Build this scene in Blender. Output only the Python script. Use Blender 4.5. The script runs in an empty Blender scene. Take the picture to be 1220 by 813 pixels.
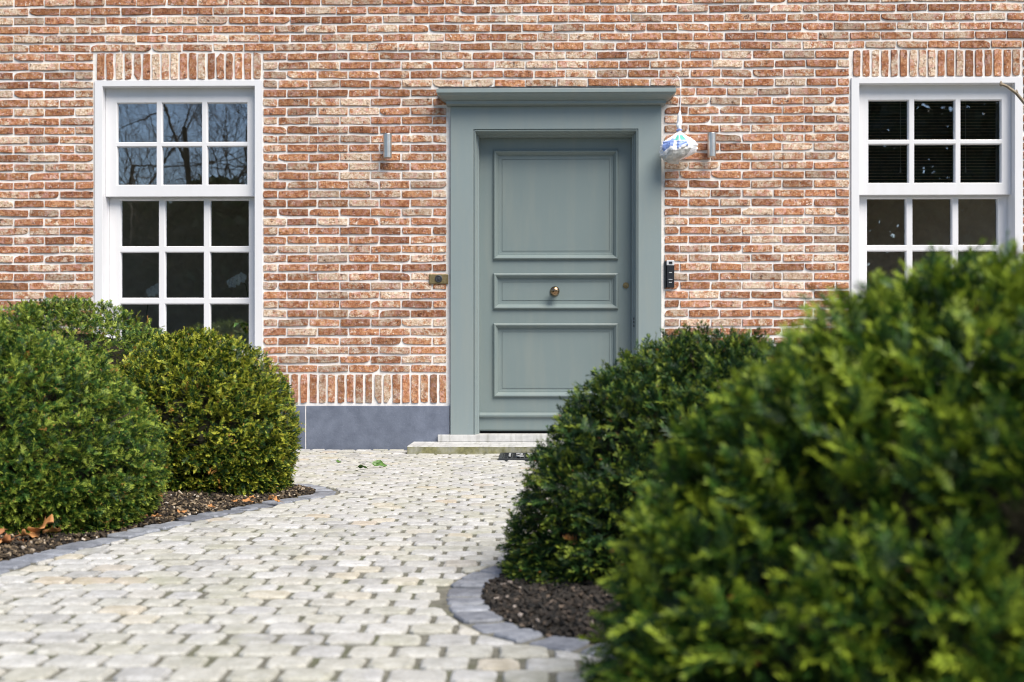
import bpy, bmesh, math, random
import numpy as np
from mathutils import Vector, Matrix, noise as mnoise
R = math.radians
random.seed(7)
rng = np.random.default_rng(11)
scene = bpy.context.scene
COL = scene.collection

# ------------------------------------------------------------------ helpers
class MB:
    """collects vertices, faces and material slots, then links them as one mesh object"""
    def __init__(s): s.v, s.f, s.m = [], [], []
    def add(s, verts, faces, mi=0):
        b = len(s.v); s.v += [tuple(p) for p in verts]
        s.f += [tuple(i + b for i in f) for f in faces]; s.m += [mi] * len(faces)
    def box(s, x0, x1, y0, y1, z0, z1, mi=0, bev=0.0):
        if bev <= 0:
            s.add([(x, y, z) for z in (z0, z1) for y in (y0, y1) for x in (x0, x1)],
                  [(0, 2, 3, 1), (4, 5, 7, 6), (0, 1, 5, 4), (2, 6, 7, 3), (0, 4, 6, 2), (1, 3, 7, 5)], mi); return
        bm = bmesh.new(); bmesh.ops.create_cube(bm, size=1)
        for v in bm.verts:
            v.co = Vector(((x0 + x1) / 2 + v.co.x * (x1 - x0), (y0 + y1) / 2 + v.co.y * (y1 - y0), (z0 + z1) / 2 + v.co.z * (z1 - z0)))
        bmesh.ops.bevel(bm, geom=bm.edges[:], offset=bev, segments=2, affect='EDGES', profile=0.6)
        s.bm(bm, mi)
    def bm(s, bm, mi=0):
        bm.verts.index_update()
        s.add([v.co[:] for v in bm.verts], [[v.index for v in f.verts] for f in bm.faces], mi); bm.free()
    def tube(s, pts, rad, n=8, mi=0, cap=True):
        pts = [Vector(p) for p in pts]
        if not hasattr(rad, '__len__'): rad = [rad] * len(pts)
        vs, fs = [], []
        ref = Vector((0.31, 0.17, 0.93)).normalized()
        for i, p in enumerate(pts):
            d = (pts[min(i + 1, len(pts) - 1)] - pts[max(i - 1, 0)]).normalized()
            a = d.cross(ref)
            if a.length < 1e-3: a = d.cross(Vector((1, 0, 0)))
            a.normalize(); b = d.cross(a)
            for k in range(n):
                t = 2 * math.pi * k / n
                vs.append(p + (a * math.cos(t) + b * math.sin(t)) * rad[i])
        for i in range(len(pts) - 1):
            for k in range(n):
                k2 = (k + 1) % n
                fs.append((i * n + k, i * n + k2, (i + 1) * n + k2, (i + 1) * n + k))
        if cap:
            fs.append(tuple(range(n))[::-1]); fs.append(tuple(range((len(pts) - 1) * n, len(pts) * n)))
        s.add(vs, fs, mi)
    def lathe(s, prof, c=(0, 0, 0), axis='z', n=24, mi=0):
        vs, fs = [], []
        for (r, h) in prof:
            for k in range(n):
                t = 2 * math.pi * k / n
                q = (r * math.cos(t), r * math.sin(t), h) if axis == 'z' else (r * math.cos(t), h, r * math.sin(t))
                vs.append((c[0] + q[0], c[1] + q[1], c[2] + q[2]))
        for i in range(len(prof) - 1):
            for k in range(n):
                k2 = (k + 1) % n
                fs.append((i * n + k, i * n + k2, (i + 1) * n + k2, (i + 1) * n + k))
        s.add(vs, fs, mi)
    def rings(s, x0, x1, z0, z1, prof, bottom=True, mi=0, fill=False, top=1.):
        """mitred moulding round a rectangle in the wall's plane; prof = [(inset, y), ...]"""
        vs = []
        for (d, y) in prof:
            b = d if bottom else 0
            vs += [(x0 + d, y, z0 + b), (x0 + d, y, z1 - d * top), (x1 - d, y, z1 - d * top), (x1 - d, y, z0 + b)]
        fs = []
        for i in range(len(prof) - 1):
            for k in range(4 if bottom else 3):
                k2 = (k + 1) % 4
                fs.append((i * 4 + k, i * 4 + k2, (i + 1) * 4 + k2, (i + 1) * 4 + k))
        if fill:
            j = (len(prof) - 1) * 4; fs.append((j, j + 1, j + 2, j + 3))
        s.add(vs, fs, mi)
    def holed(s, xs, zs, y, holes, mi=0):
        """flat face at y over the breakpoints, without the rectangles in holes"""
        for i in range(len(xs) - 1):
            for j in range(len(zs) - 1):
                cx, cz = (xs[i] + xs[i + 1]) / 2, (zs[j] + zs[j + 1]) / 2
                if any(h[0] < cx < h[1] and h[2] < cz < h[3] for h in holes): continue
                s.add([(xs[i], y, zs[j]), (xs[i + 1], y, zs[j]), (xs[i + 1], y, zs[j + 1]), (xs[i], y, zs[j + 1])], [(0, 1, 2, 3)], mi)
    def build(s, name, mats, parent=None, smooth=False, fix=False):
        me = bpy.data.meshes.new(name); me.from_pydata(s.v, [], s.f)
        for m in (mats if isinstance(mats, (list, tuple)) else [mats]): me.materials.append(m)
        me.polygons.foreach_set('material_index', s.m)
        if smooth: me.polygons.foreach_set('use_smooth', [True] * len(s.f))
        if fix:
            b = bmesh.new(); b.from_mesh(me); bmesh.ops.remove_doubles(b, verts=b.verts, dist=1e-5)
            bmesh.ops.recalc_face_normals(b, faces=b.faces); b.to_mesh(me); b.free()
        me.update()
        o = bpy.data.objects.new(name, me); COL.objects.link(o)
        if parent: o.parent = parent
        return o

def empty(name, loc=(0, 0, 0)):
    o = bpy.data.objects.new(name, None); COL.objects.link(o); o.location = loc; o.empty_display_size = .1
    return o
def tag(o, label=None, cat=None, group=None, kind=None):
    if label: o['label'] = label
    if cat: o['category'] = cat
    if group: o['group'] = group
    if kind: o['kind'] = kind
    return o

# ------------------------------------------------------------------ materials
def new_mat(name):
    m = bpy.data.materials.new(name); m.use_nodes = True
    nt = m.node_tree; b = nt.nodes['Principled BSDF']
    return m, nt, b
def nd(nt, t, **kw):
    n = nt.nodes.new(t)
    for k, v in kw.items():
        if k in n.inputs: n.inputs[k].default_value = v
        else: setattr(n, k, v)
    return n
def lk(nt, a, b): nt.links.new(a, b)
def ramp(nt, fac, stops, interp='LINEAR'):
    n = nt.nodes.new('ShaderNodeValToRGB'); n.color_ramp.interpolation = interp
    e = n.color_ramp.elements
    while len(e) < len(stops): e.new(0.5)
    for el, (p, c) in zip(e, stops):
        el.position = p; el.color = (*c, 1) if len(c) == 3 else c
    lk(nt, fac, n.inputs['Fac']); return n.outputs['Color']
def mixc(nt, fac, a, b, mode='MIX'):
    n = nt.nodes.new('ShaderNodeMix'); n.data_type = 'RGBA'; n.blend_type = mode
    for sock, v in ((n.inputs[0], fac), (n.inputs[6], a), (n.inputs[7], b)):
        if isinstance(v, (int, float)): sock.default_value = v
        elif isinstance(v, tuple): sock.default_value = (*v, 1)
        else: lk(nt, v, sock)
    return n.outputs[2]
def math_(nt, op, a, b=None, c=None, clamp=False):
    n = nt.nodes.new('ShaderNodeMath'); n.operation = op; n.use_clamp = clamp
    for i, v in enumerate((a, b, c)):
        if v is None: continue
        if isinstance(v, (int, float)): n.inputs[i].default_value = v
        else: lk(nt, v, n.inputs[i])
    return n.outputs[0]
def coords(nt): return nd(nt, 'ShaderNodeTexCoord').outputs['Object']
def noise(nt, vec, scale, detail=3, rough=.55, w=None):
    n = nd(nt, 'ShaderNodeTexNoise', Scale=scale, Detail=detail, Roughness=rough)
    if w is not None: n.noise_dimensions = '4D'; lk(nt, w, n.inputs['W'])
    lk(nt, vec, n.inputs['Vector']); return n.outputs['Fac']
def bump(nt, b, h, strength=.3, dist=.005):
    n = nd(nt, 'ShaderNodeBump', Strength=strength, Distance=dist)
    lk(nt, h, n.inputs['Height']); lk(nt, n.outputs['Normal'], b.inputs['Normal'])

def simple(name, col, rough=.5, metal=0., var=.12, scale=8., bstr=0., bscale=60., bdist=.002):
    m, nt, b = new_mat(name); co = coords(nt)
    f = noise(nt, co, scale, 4)
    lo = tuple(c * (1 - var) for c in col); hi = tuple(min(1, c * (1 + var)) for c in col)
    lk(nt, ramp(nt, f, [(.3, lo), (.7, hi)]), b.inputs['Base Color'])
    b.inputs['Roughness'].default_value = rough; b.inputs['Metallic'].default_value = metal
    if bstr: bump(nt, b, noise(nt, co, bscale, 4), bstr, bdist)
    return m

def brick_mat():
    m, nt, b = new_mat('brick'); co = coords(nt)
    isl = nd(nt, 'ShaderNodeNewGeometry').outputs['Random Per Island']
    w = math_(nt, 'MULTIPLY', isl, 97.)
    wn = nd(nt, 'ShaderNodeTexWhiteNoise', noise_dimensions='1D'); lk(nt, w, wn.inputs['W'])
    r2 = wn.outputs['Value']
    base = ramp(nt, isl, [(0, (.40, .145, .06)), (.16, (.29, .105, .055)), (.33, (.44, .20, .08)), (.5, (.34, .16, .08)),
                          (.66, (.45, .235, .10)), (.82, (.32, .115, .07)), (1, (.44, .22, .12))])
    fine = noise(nt, co, 46, 5, .75, w)
    base = mixc(nt, .75, base, ramp(nt, fine, [(.34, (.12, .048, .03)), (.47, (.37, .15, .068)), (.60, (.62, .36, .20))]))
    # sanded cream patches, more on some bricks than on others
    n1 = noise(nt, co, 15, 5, .75, w)
    f = math_(nt, 'ADD', n1, math_(nt, 'MULTIPLY_ADD', r2, .27, -.165))
    cream = ramp(nt, noise(nt, co, 62, 4, .75, w), [(.34, (.30, .19, .12)), (.48, (.62, .48, .34)), (.62, (.82, .74, .62))])
    fac = ramp(nt, f, [(.49, (0, 0, 0)), (.56, (.92, .92, .92))])
    base = mixc(nt, fac, base, cream)
    n2 = noise(nt, co, 24, 5, .75, math_(nt, 'ADD', w, 31.))
    base = mixc(nt, ramp(nt, n2, [(.52, (0, 0, 0)), (.60, (.8, .8, .8))]), base, (.60, .35, .29))
    n3 = noise(nt, co, 33, 5, .8, math_(nt, 'ADD', w, 71.))
    base = mixc(nt, ramp(nt, n3, [(.565, (0, 0, 0)), (.63, (.92, .92, .92))]), base, (.085, .04, .03))
    n4 = noise(nt, co, 52, 4, .75, math_(nt, 'ADD', w, 11.))
    base = mixc(nt, ramp(nt, n4, [(.58, (0, 0, 0)), (.65, (.8, .8, .8))]), base, (.82, .76, .70))
    wn2 = nd(nt, 'ShaderNodeTexWhiteNoise', noise_dimensions='1D'); lk(nt, math_(nt, 'ADD', w, 5.37), wn2.inputs['W'])
    base = mixc(nt, 1., base, ramp(nt, wn2.outputs['Value'], [(0, (.60, .56, .56)), (.3, (.84, .80, .81)), (.65, (1., .98, .99)), (1, (1.15, 1.12, 1.13))]), 'MULTIPLY')
    sep = nd(nt, 'ShaderNodeSeparateXYZ'); lk(nt, co, sep.inputs[0])
    splash = math_(nt, 'MULTIPLY', ramp(nt, sep.outputs['Z'], [(.30, (1, 1, 1)), (.85, (0, 0, 0))]), ramp(nt, noise(nt, co, 5, 5, .7), [(.42, (0, 0, 0)), (.7, (.45, .45, .45))]))
    base = mixc(nt, splash, base, (.20, .17, .12))
    lk(nt, base, b.inputs['Base Color']); b.inputs['Roughness'].default_value = .9
    b.inputs['Specular IOR Level'].default_value = .2
    bump(nt, b, noise(nt, co, 60, 6, .75), 1., .011)
    return m
def mortar_mat():
    m, nt, b = new_mat('mortar'); co = coords(nt)
    c = ramp(nt, noise(nt, co, 30, 5, .7), [(.25, (.60, .56, .53)), (.5, (.78, .755, .745)), (.8, (.86, .84, .83))])
    c = mixc(nt, ramp(nt, noise(nt, co, 1.3, 4), [(.42, (0, 0, 0)), (.7, (.55, .55, .55))]), c, (.56, .53, .49))
    lk(nt, c, b.inputs['Base Color']); b.inputs['Roughness'].default_value = .95
    b.inputs['Specular IOR Level'].default_value = .15
    bump(nt, b, noise(nt, co, 110, 4, .7), .5, .004)
    return m
def paver_mat():
    m, nt, b = new_mat('sandstone_sett'); co = coords(nt)
    isl = nd(nt, 'ShaderNodeNewGeometry').outputs['Random Per Island']
    w = math_(nt, 'MULTIPLY', isl, 53.)
    base = ramp(nt, isl, [(0, (.27, .27, .262)), (.2, (.41, .41, .412)), (.4, (.40, .39, .31)), (.55, (.52, .52, .52)),
                          (.72, (.35, .345, .27)), (.88, (.44, .44, .435)), (.965, (.47, .42, .30)), (.985, (.44, .34, .21)), (1, (.40, .37, .32))])
    f = noise(nt, co, 26, 4, .65, w)
    base = mixc(nt, .45, base, ramp(nt, f, [(.33, (.23, .23, .22)), (.5, (.42, .415, .405)), (.65, (.58, .58, .58))]))
    moss = noise(nt, co, 3.2, 5, .65)
    base = mixc(nt, ramp(nt, moss, [(.52, (0, 0, 0)), (.70, (.45, .45, .45))]), base, (.27, .27, .17))
    sp = noise(nt, co, 160, 2, .6)
    base = mixc(nt, ramp(nt, sp, [(.58, (0, 0, 0)), (.66, (.6, .6, .6))]), base, (.24, .22, .19))
    lk(nt, base, b.inputs['Base Color']); b.inputs['Roughness'].default_value = .62
    b.inputs['Specular IOR Level'].default_value = .35
    bump(nt, b, noise(nt, co, 45, 5, .65), .55, .006)
    return m
def joint_mat():
    m, nt, b = new_mat('sandy_joint'); co = coords(nt)
    c = ramp(nt, noise(nt, co, 40, 4, .7), [(.3, (.07, .066, .05)), (.5, (.135, .13, .105)), (.75, (.21, .20, .165))])
    c = mixc(nt, ramp(nt, noise(nt, co, 4, 4), [(.5, (0, 0, 0)), (.65, (.7, .7, .7))]), c, (.075, .085, .035))
    lk(nt, c, b.inputs['Base Color']); b.inputs['Roughness'].default_value = 1.
    bump(nt, b, noise(nt, co, 220, 3), .6, .004)
    return m
def bluestone(name, a, c2, scale=9, var=True):
    m, nt, b = new_mat(name); co = coords(nt)
    isl = nd(nt, 'ShaderNodeNewGeometry').outputs['Random Per Island']
    f = noise(nt, co, scale, 6, .65)
    c = ramp(nt, f, [(.3, a), (.7, c2)])
    sp = noise(nt, co, 180, 2)
    c = mixc(nt, ramp(nt, sp, [(.64, (0, 0, 0)), (.72, (.5, .5, .5))]), c, tuple(min(1, x * 2.2) for x in c2))
    if var: c = mixc(nt, 1., c, ramp(nt, isl, [(0, (.66, .66, .68)), (1, (1.2, 1.2, 1.2))]), 'MULTIPLY')
    lk(nt, c, b.inputs['Base Color']); b.inputs['Roughness'].default_value = .62
    bump(nt, b, noise(nt, co, 60, 5, .65), .35, .004)
    return m
def step_mat():
    m, nt, b = new_mat('weathered_step_stone'); co = coords(nt)
    f = noise(nt, co, 12, 5, .65)
    c = ramp(nt, f, [(.3, (.36, .36, .36)), (.7, (.56, .56, .55))])
    st = nd(nt, 'ShaderNodeMapping'); st.inputs['Scale'].default_value = (30, 3, 1.5); lk(nt, co, st.inputs['Vector'])
    s2 = noise(nt, st.outputs['Vector'], 1., 4, .6)
    c = mixc(nt, ramp(nt, s2, [(.5, (0, 0, 0)), (.7, (.55, .55, .55))]), c, (.22, .22, .19))
    # algae on upright faces of the lowest step
    g = nd(nt, 'ShaderNodeSeparateXYZ'); lk(nt, co, g.inputs[0])
    gn = nd(nt, 'ShaderNodeSeparateXYZ'); lk(nt, nd(nt, 'ShaderNodeNewGeometry').outputs['Normal'], gn.inputs[0])
    up = math_(nt, 'LESS_THAN', gn.outputs['Z'], .5)
    low = math_(nt, 'LESS_THAN', g.outputs['Z'], .046)
    mo = math_(nt, 'MULTIPLY', up, low)
    n3 = noise(nt, co, 6, 4, .7)
    mo = math_(nt, 'MULTIPLY', mo, ramp(nt, n3, [(.3, (.35, .35, .35)), (.55, (.95, .95, .95))]))
    c = mixc(nt, mo, c, ramp(nt, noise(nt, co, 40, 3), [(.3, (.09, .09, .03)), (.7, (.21, .20, .08))]))
    lk(nt, c, b.inputs['Base Color']); b.inputs['Roughness'].default_value = .7
    bump(nt, b, noise(nt, co, 90, 4), .3, .003)
    return m
def paint(name, col, rough=.38, dirt=(.3, .3, .25), dstr=.12):
    m, nt, b = new_mat(name); co = coords(nt)
    st = nd(nt, 'ShaderNodeMapping'); st.inputs['Scale'].default_value = (9, 9, 1.2); lk(nt, co, st.inputs['Vector'])
    s = noise(nt, st.outputs['Vector'], 1.4, 5, .6)
    c = mixc(nt, ramp(nt, s, [(.45, (0, 0, 0)), (.8, (dstr,) * 3)]), col, dirt)
    sp = noise(nt, co, 90, 2)
    c = mixc(nt, ramp(nt, sp, [(.70, (0, 0, 0)), (.78, (dstr * 1.2,) * 3)]), c, tuple(min(1, x * 1.5) for x in col))
    lk(nt, c, b.inputs['Base Color'])
    lk(nt, math_(nt, 'MULTIPLY_ADD', noise(nt, co, 14, 4), .2, rough - .1), b.inputs['Roughness'])
    gr = nd(nt, 'ShaderNodeMapping'); gr.inputs['Scale'].default_value = (120, 120, 6); lk(nt, co, gr.inputs['Vector'])
    bump(nt, b, noise(nt, gr.outputs['Vector'], 1., 3), .08, .002)
    return m
def foliage_mat(name, dark, mid, tip, brown=(.22, .09, .025)):
    m, nt, b = new_mat(name)
    a = nd(nt, 'ShaderNodeAttribute', attribute_name='tint').outputs['Fac']
    c = ramp(nt, a, [(0, dark), (.22, dark), (.5, mid), (.85, tip), (.9, tip), (.93, brown), (1, brown)])
    lk(nt, c, b.inputs['Base Color']); b.inputs['Roughness'].default_value = .5
    b.inputs['Specular IOR Level'].default_value = .28
    tr = nd(nt, 'ShaderNodeBsdfTranslucent'); lk(nt, c, tr.inputs['Color'])
    mx = nd(nt, 'ShaderNodeMixShader', Fac=.18)
    lk(nt, b.outputs[0], mx.inputs[1]); lk(nt, tr.outputs[0], mx.inputs[2])
    lk(nt, mx.outputs[0], nt.nodes['Material Output'].inputs['Surface'])
    return m
def glass_mat():
    m, nt, b = new_mat('window_glass'); co = coords(nt)
    nt.nodes.remove(b)
    g = nd(nt, 'ShaderNodeBsdfGlossy', Roughness=0.0); g.inputs['Color'].default_value = (.95, .97, 1, 1)
    t = nd(nt, 'ShaderNodeBsdfTransparent'); t.inputs['Color'].default_value = (.96, .98, .96, 1)
    lw = nd(nt, 'ShaderNodeFresnel', IOR=1.5)
    fac = math_(nt, 'MULTIPLY_ADD', lw.outputs[0], 1.3, .34, clamp=True)
    mx = nd(nt, 'ShaderNodeMixShader'); lk(nt, fac, mx.inputs[0])
    lk(nt, t.outputs[0], mx.inputs[1]); lk(nt, g.outputs[0], mx.inputs[2])
    bp = nd(nt, 'ShaderNodeBump', Strength=.05, Distance=.002)
    lk(nt, noise(nt, co, 7, 2, .5), bp.inputs['Height'])
    lk(nt, bp.outputs[0], g.inputs['Normal'])
    lk(nt, mx.outputs[0], nt.nodes['Material Output'].inputs['Surface'])
    return m
def soil_mat():
    m, nt, b = new_mat('dark_soil'); co = coords(nt)
    c = ramp(nt, noise(nt, co, 60, 5, .7), [(.25, (.010, .008, .006)), (.5, (.026, .019, .013)), (.68, (.05, .034, .022)), (.85, (.13, .085, .05))])
    lk(nt, c, b.inputs['Base Color']); b.inputs['Roughness'].default_value = 1.
    b.inputs['Specular IOR Level'].default_value = .15
    bump(nt, b, noise(nt, co, 120, 5, .7), 1., .012)
    return m
def ground_mat():
    m, nt, b = new_mat('rough_ground'); co = coords(nt)
    c = ramp(nt, noise(nt, co, 2.5, 6, .7), [(.3, (.035, .04, .015)), (.6, (.06, .07, .025)), (.8, (.09, .075, .04))])
    lk(nt, c, b.inputs['Base Color']); b.inputs['Roughness'].default_value = 1.
    bump(nt, b, noise(nt, co, 30, 5), .6, .03)
    return m
def random_island(name, stops, rough=.8):
    m, nt, b = new_mat(name)
    isl = nd(nt, 'ShaderNodeNewGeometry').outputs['Random Per Island']
    lk(nt, ramp(nt, isl, stops), b.inputs['Base Color']); b.inputs['Roughness'].default_value = rough
    return m

BRICK, MORTAR = brick_mat(), mortar_mat()
SETT, JOINT = paver_mat(), joint_mat()
KERB = bluestone('blue_limestone_sett', (.125, .135, .16), (.26, .275, .31), 26)
PLINTH = bluestone('blue_limestone_slab', (.088, .105, .148), (.145, .168, .225), 11, False)
STEP = step_mat()
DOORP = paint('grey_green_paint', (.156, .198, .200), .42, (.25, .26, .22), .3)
SURRP = paint('grey_green_paint_lit', (.20, .246, .253), .42, (.28, .29, .25), .3)  # the door's paint again, lightened because the frame faces the light more
WHITE = paint('white_paint', (.67, .67, .70), .35, (.5, .48, .42), .18)
GLASS = glass_mat()
ROOMW = simple('interior_plaster', (.66, .56, .45), .9)
ROOMF = simple('interior_floor', (.10, .06, .035), .6)
STEEL = simple('brushed_steel', (.62, .59, .55), .36, 1., .1, 30)
BRASS = simple('aged_brass', (.21, .165, .08), .45, .6, .3, 60, .3, 200)
BRONZE = simple('bronze', (.30, .20, .12), .25, 1., .2, 40)
BLACKP = simple('black_plastic', (.012, .012, .016), .25)
GREYP = simple('silver_plastic', (.55, .56, .58), .35)
DARKM = simple('dark_metal', (.05, .055, .06), .5, .6, .3, 30, .3)
PALEM = simple('pale_metal', (.42, .43, .44), .45, .3, .2, 60)
SOIL, GROUND = soil_mat(), ground_mat()
BARK = simple('bark', (.075, .055, .04), .9, 0, .35, 14, .7, 40, .01)
TWIG = simple('twig_bark', (.27, .215, .15), .7, 0, .3, 40, .3, 90)
INNER = simple('dark_shrub_core', (.030, .028, .014), 1., 0, .5, 30, 1., 50, .03)  # dark colour of the solid filler core inside each shrub
YEW_A = foliage_mat('yew_needles_front', (.010, .034, .008), (.044, .115, .014), (.26, .34, .030))
YEW_B = foliage_mat('yew_needles_mid', (.010, .032, .011), (.034, .090, .019), (.22, .28, .035))
YEW_C = foliage_mat('yew_needles_light', (.010, .036, .008), (.045, .120, .017), (.29, .36, .05), (.36, .18, .05))
YEW_D = foliage_mat('yew_needles_yellow', (.009, .032, .007), (.054, .118, .013), (.42, .43, .045), (.42, .22, .05))
DRY = random_island('dry_leaf', [(0, (.27, .105, .032)), (.5, (.38, .17, .055)), (1, (.46, .25, .10))], .7)
DRY_DARK = random_island('dark_dry_leaf', [(0, (.20, .075, .03)), (1, (.33, .14, .05))], .7)
CORD = simple('cord_white', (.6, .6, .58), .6)
GREEN = simple('green_leaf', (.06, .13, .02), .4, 0, .4, 60)

# ------------------------------------------------------------------ the house front
XL, XR, ZT = -5.6, 5.6, 4.1
WIN_W, WIN_Z0, WIN_Z1 = 1.183, .545, 2.58
WINX = (-3.078, 2.207)
DX0, DX1, DZ = -.577, .890, 2.392
house = tag(empty('brick_house', (0, 0, 0)), 'red brick house front with white sash windows and a grey-green panelled door', 'house')

def brick(mb, x0, x1, z0, z1, proud=None):
    """one hand-moulded brick with an uneven outline and softened arris"""
    w, h = x1 - x0, z1 - z0
    p = random.uniform(.005, .011) if proud is None else proud
    nx, nz = (5, 2) if w > h else (2, 5)
    if w < .09 and w > h: nx = 3
    j = .0022
    tilt = random.uniform(-.0016, .0016)
    pts = []
    for i in range(nx): pts.append((x0 + w * i / nx, z0))
    for i in range(nz): pts.append((x1, z0 + h * i / nz))
    for i in range(nx): pts.append((x1 - w * i / nx, z1))
    for i in range(nz): pts.append((x0, z1 - h * i / nz))
    cx, cz = (x0 + x1) / 2, (z0 + z1) / 2
    big = random.random() < .14
    cn = random.choice((0, nx, nx + nz, 2 * nx + nz))
    out = []
    for k, (x, z) in enumerate(pts):
        x += random.uniform(-j, j); z += random.uniform(-j, j) + tilt * (x - cx) / w * 4
        if k in (0, nx, nx + nz, 2 * nx + nz):
            c = random.uniform(.01, .07); c = c + .30 if (big and k == cn) else c
            x += (cx - x) * min(.05, c * .018 / max(w, .03)) * 4; z += (cz - z) * c
        out.append((x, z))
    n = len(out); vs = []
    for (d, y) in ((0, .012), (0, -p * .55), (.0022, -p)):
        for (x, z) in out:
            L = math.hypot(x - cx, z - cz) + 1e-6
            sx = min(d, w * .2); sz = min(d, h * .2)
            vs.append((x + (cx - x) / (w / 2) * sx, y + random.uniform(-.0008, .0008), z + (cz - z) / (h / 2) * sz))
    fs = []
    for r in range(2):
        for k in range(n):
            k2 = (k + 1) % n
            fs.append((r * n + k, r * n + k2, (r + 1) * n + k2, (r + 1) * n + k))
    fs.append(tuple(range(2 * n, 3 * n)))
    mb.add(vs, fs, 1)

PITCH, COURSE, BZ0 = .2167, .0643, .537
BW, BH = .2075, .0468
wall = MB()
exc = [(WINX[0], WINX[0] + WIN_W, 0, 2.785), (WINX[1], WINX[1] + WIN_W, 0, 2.785)]
k = 0
while True:
    z = BZ0 + k * COURSE
    if z > ZT - .03: break
    segs = [(XL, XR)]
    cuts = []
    for wx in WINX:
        if z < 2.775: cuts.append((wx - .004, wx + WIN_W + .004))
    if z < 2.50: cuts.append((DX0 - .022, DX1 + .026) if z < 2.37 else (-.60, .91) if z < 2.43 else (-.655, .965))
    for (a, b) in sorted(cuts):
        l, r = segs.pop(); segs += [(l, a), (b, r)]
    phase = 0 if k % 2 == 0 else PITCH / 2
    for (l, r) in segs:
        start_at_open = abs(l - XL) > .01
        end_at_open = abs(r - XR) > .01
        x = l
        if start_at_open:
            first = (.098 if k % 2 else .160)
            edges = [l, l + first + .009]
        else:
            edges = [l + phase - PITCH]
        while edges[-1] < r - .001:
            edges.append(edges[-1] + PITCH)
        if end_at_open:
            # closers before an opening
            edges = [e for e in edges if e < r - .075] + [r]
        for a, b in zip(edges[:-1], edges[1:]):
            a = max(a, l); b = min(b, r + (.0 if end_at_open else 0))
            if b - a < .03: continue
            ww = b - a - .0092
            brick(wall, a + random.uniform(0, .002), a + ww + random.uniform(-.002, .002),
                  z + random.uniform(-.0012, .0012), z + BH + random.uniform(-.0015, .0015))
    k += 1
holes = [(WINX[0], WINX[0] + WIN_W, WIN_Z0, WIN_Z1), (WINX[1], WINX[1] + WIN_W, WIN_Z0, WIN_Z1), (DX0 + .03, DX1 - .03, .10, DZ - .03)]
xs = sorted({XL, XR, *[h[0] for h in holes], *[h[1] for h in holes]})
zs = sorted({-.1, ZT, *[h[2] for h in holes], *[h[3] for h in holes]})
wall.holed(xs, zs, 0., holes, 0)
for h in holes: wall.rings(h[0], h[1], h[2], h[3], [(0, 0.), (0, .30)], True, 0)
wall.build('wall', [MORTAR, BRICK], house)

def soldier(x0, x1, z0, z1, name, label=None):
    mb = MB(); n = max(1, round((x1 - x0) / .0652)); p = (x1 - x0) / n
    for i in range(n):
        a = x0 + i * p
        brick(mb, a + .0075 + random.uniform(-.002, .002), a + p - .0075 + random.uniform(-.002, .002), z0 + random.uniform(0, .004), z1 - random.uniform(0, .004))
    o = mb.build(name, [MORTAR, BRICK], house)
    if label: o['label'] = label
for wx in WINX: soldier(wx + .008, wx + WIN_W - .008, 2.588, 2.775, 'brick_lintel', 'flat lintel of bricks set on end above a window')
soldier(XL, DX0 - .022, .318, .522, 'soldier_course', 'row of bricks set on end above the blue stone plinth')
soldier(DX1 + .026, XR, .318, .522, 'soldier_course', 'row of bricks set on end above the blue stone plinth')
for (edges) in ([-5.6, -4.5, -3.4, -2.30, -1.59, DX0 - .004], [DX1 + .004, 2.05, 3.2, 4.4, 5.6]):
    pl = MB()
    for a, b in zip(edges[:-1], edges[1:]):
        pl.box(a + .003, b - .003, -.022, .02, -.08, .300, 0, .003)
    for e in edges[1:-1]: pl.box(e - .0035, e + .0035, -.0195, .01, -.07, .298, 1)
    pl.build('plinth', [PLINTH, MORTAR], house)

# interior room seen dimly through the panes
room = MB()
room.box(-5.2, 5.2, 3.2, 3.3, .1, 3.0); 
for (xa, xb) in ((-5.3, -5.2), (5.2, 5.3)):       # side walls, each with an unseen opening added to brighten the room
    room.box(xa, xb, .31, .8, .1, 3.0); room.box(xa, xb, 2.9, 3.2, .1, 3.0); room.box(xa, xb, .8, 2.9, .1, .7); room.box(xa, xb, .8, 2.9, 2.5, 3.0)
room.box(-5.3, 5.3, .31, 3.3, 3.0, 3.1); room.box(-1.3, -1.2, .31, 3.2, .1, 3.0); room.box(1.3, 1.4, .31, 3.2, .1, 3.0)
room.build('interior_wall', ROOMW, house)
fl = MB(); fl.box(-5.3, 5.3, .31, 3.3, .0, .1); fl.build('interior_floor', ROOMF, house)

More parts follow.
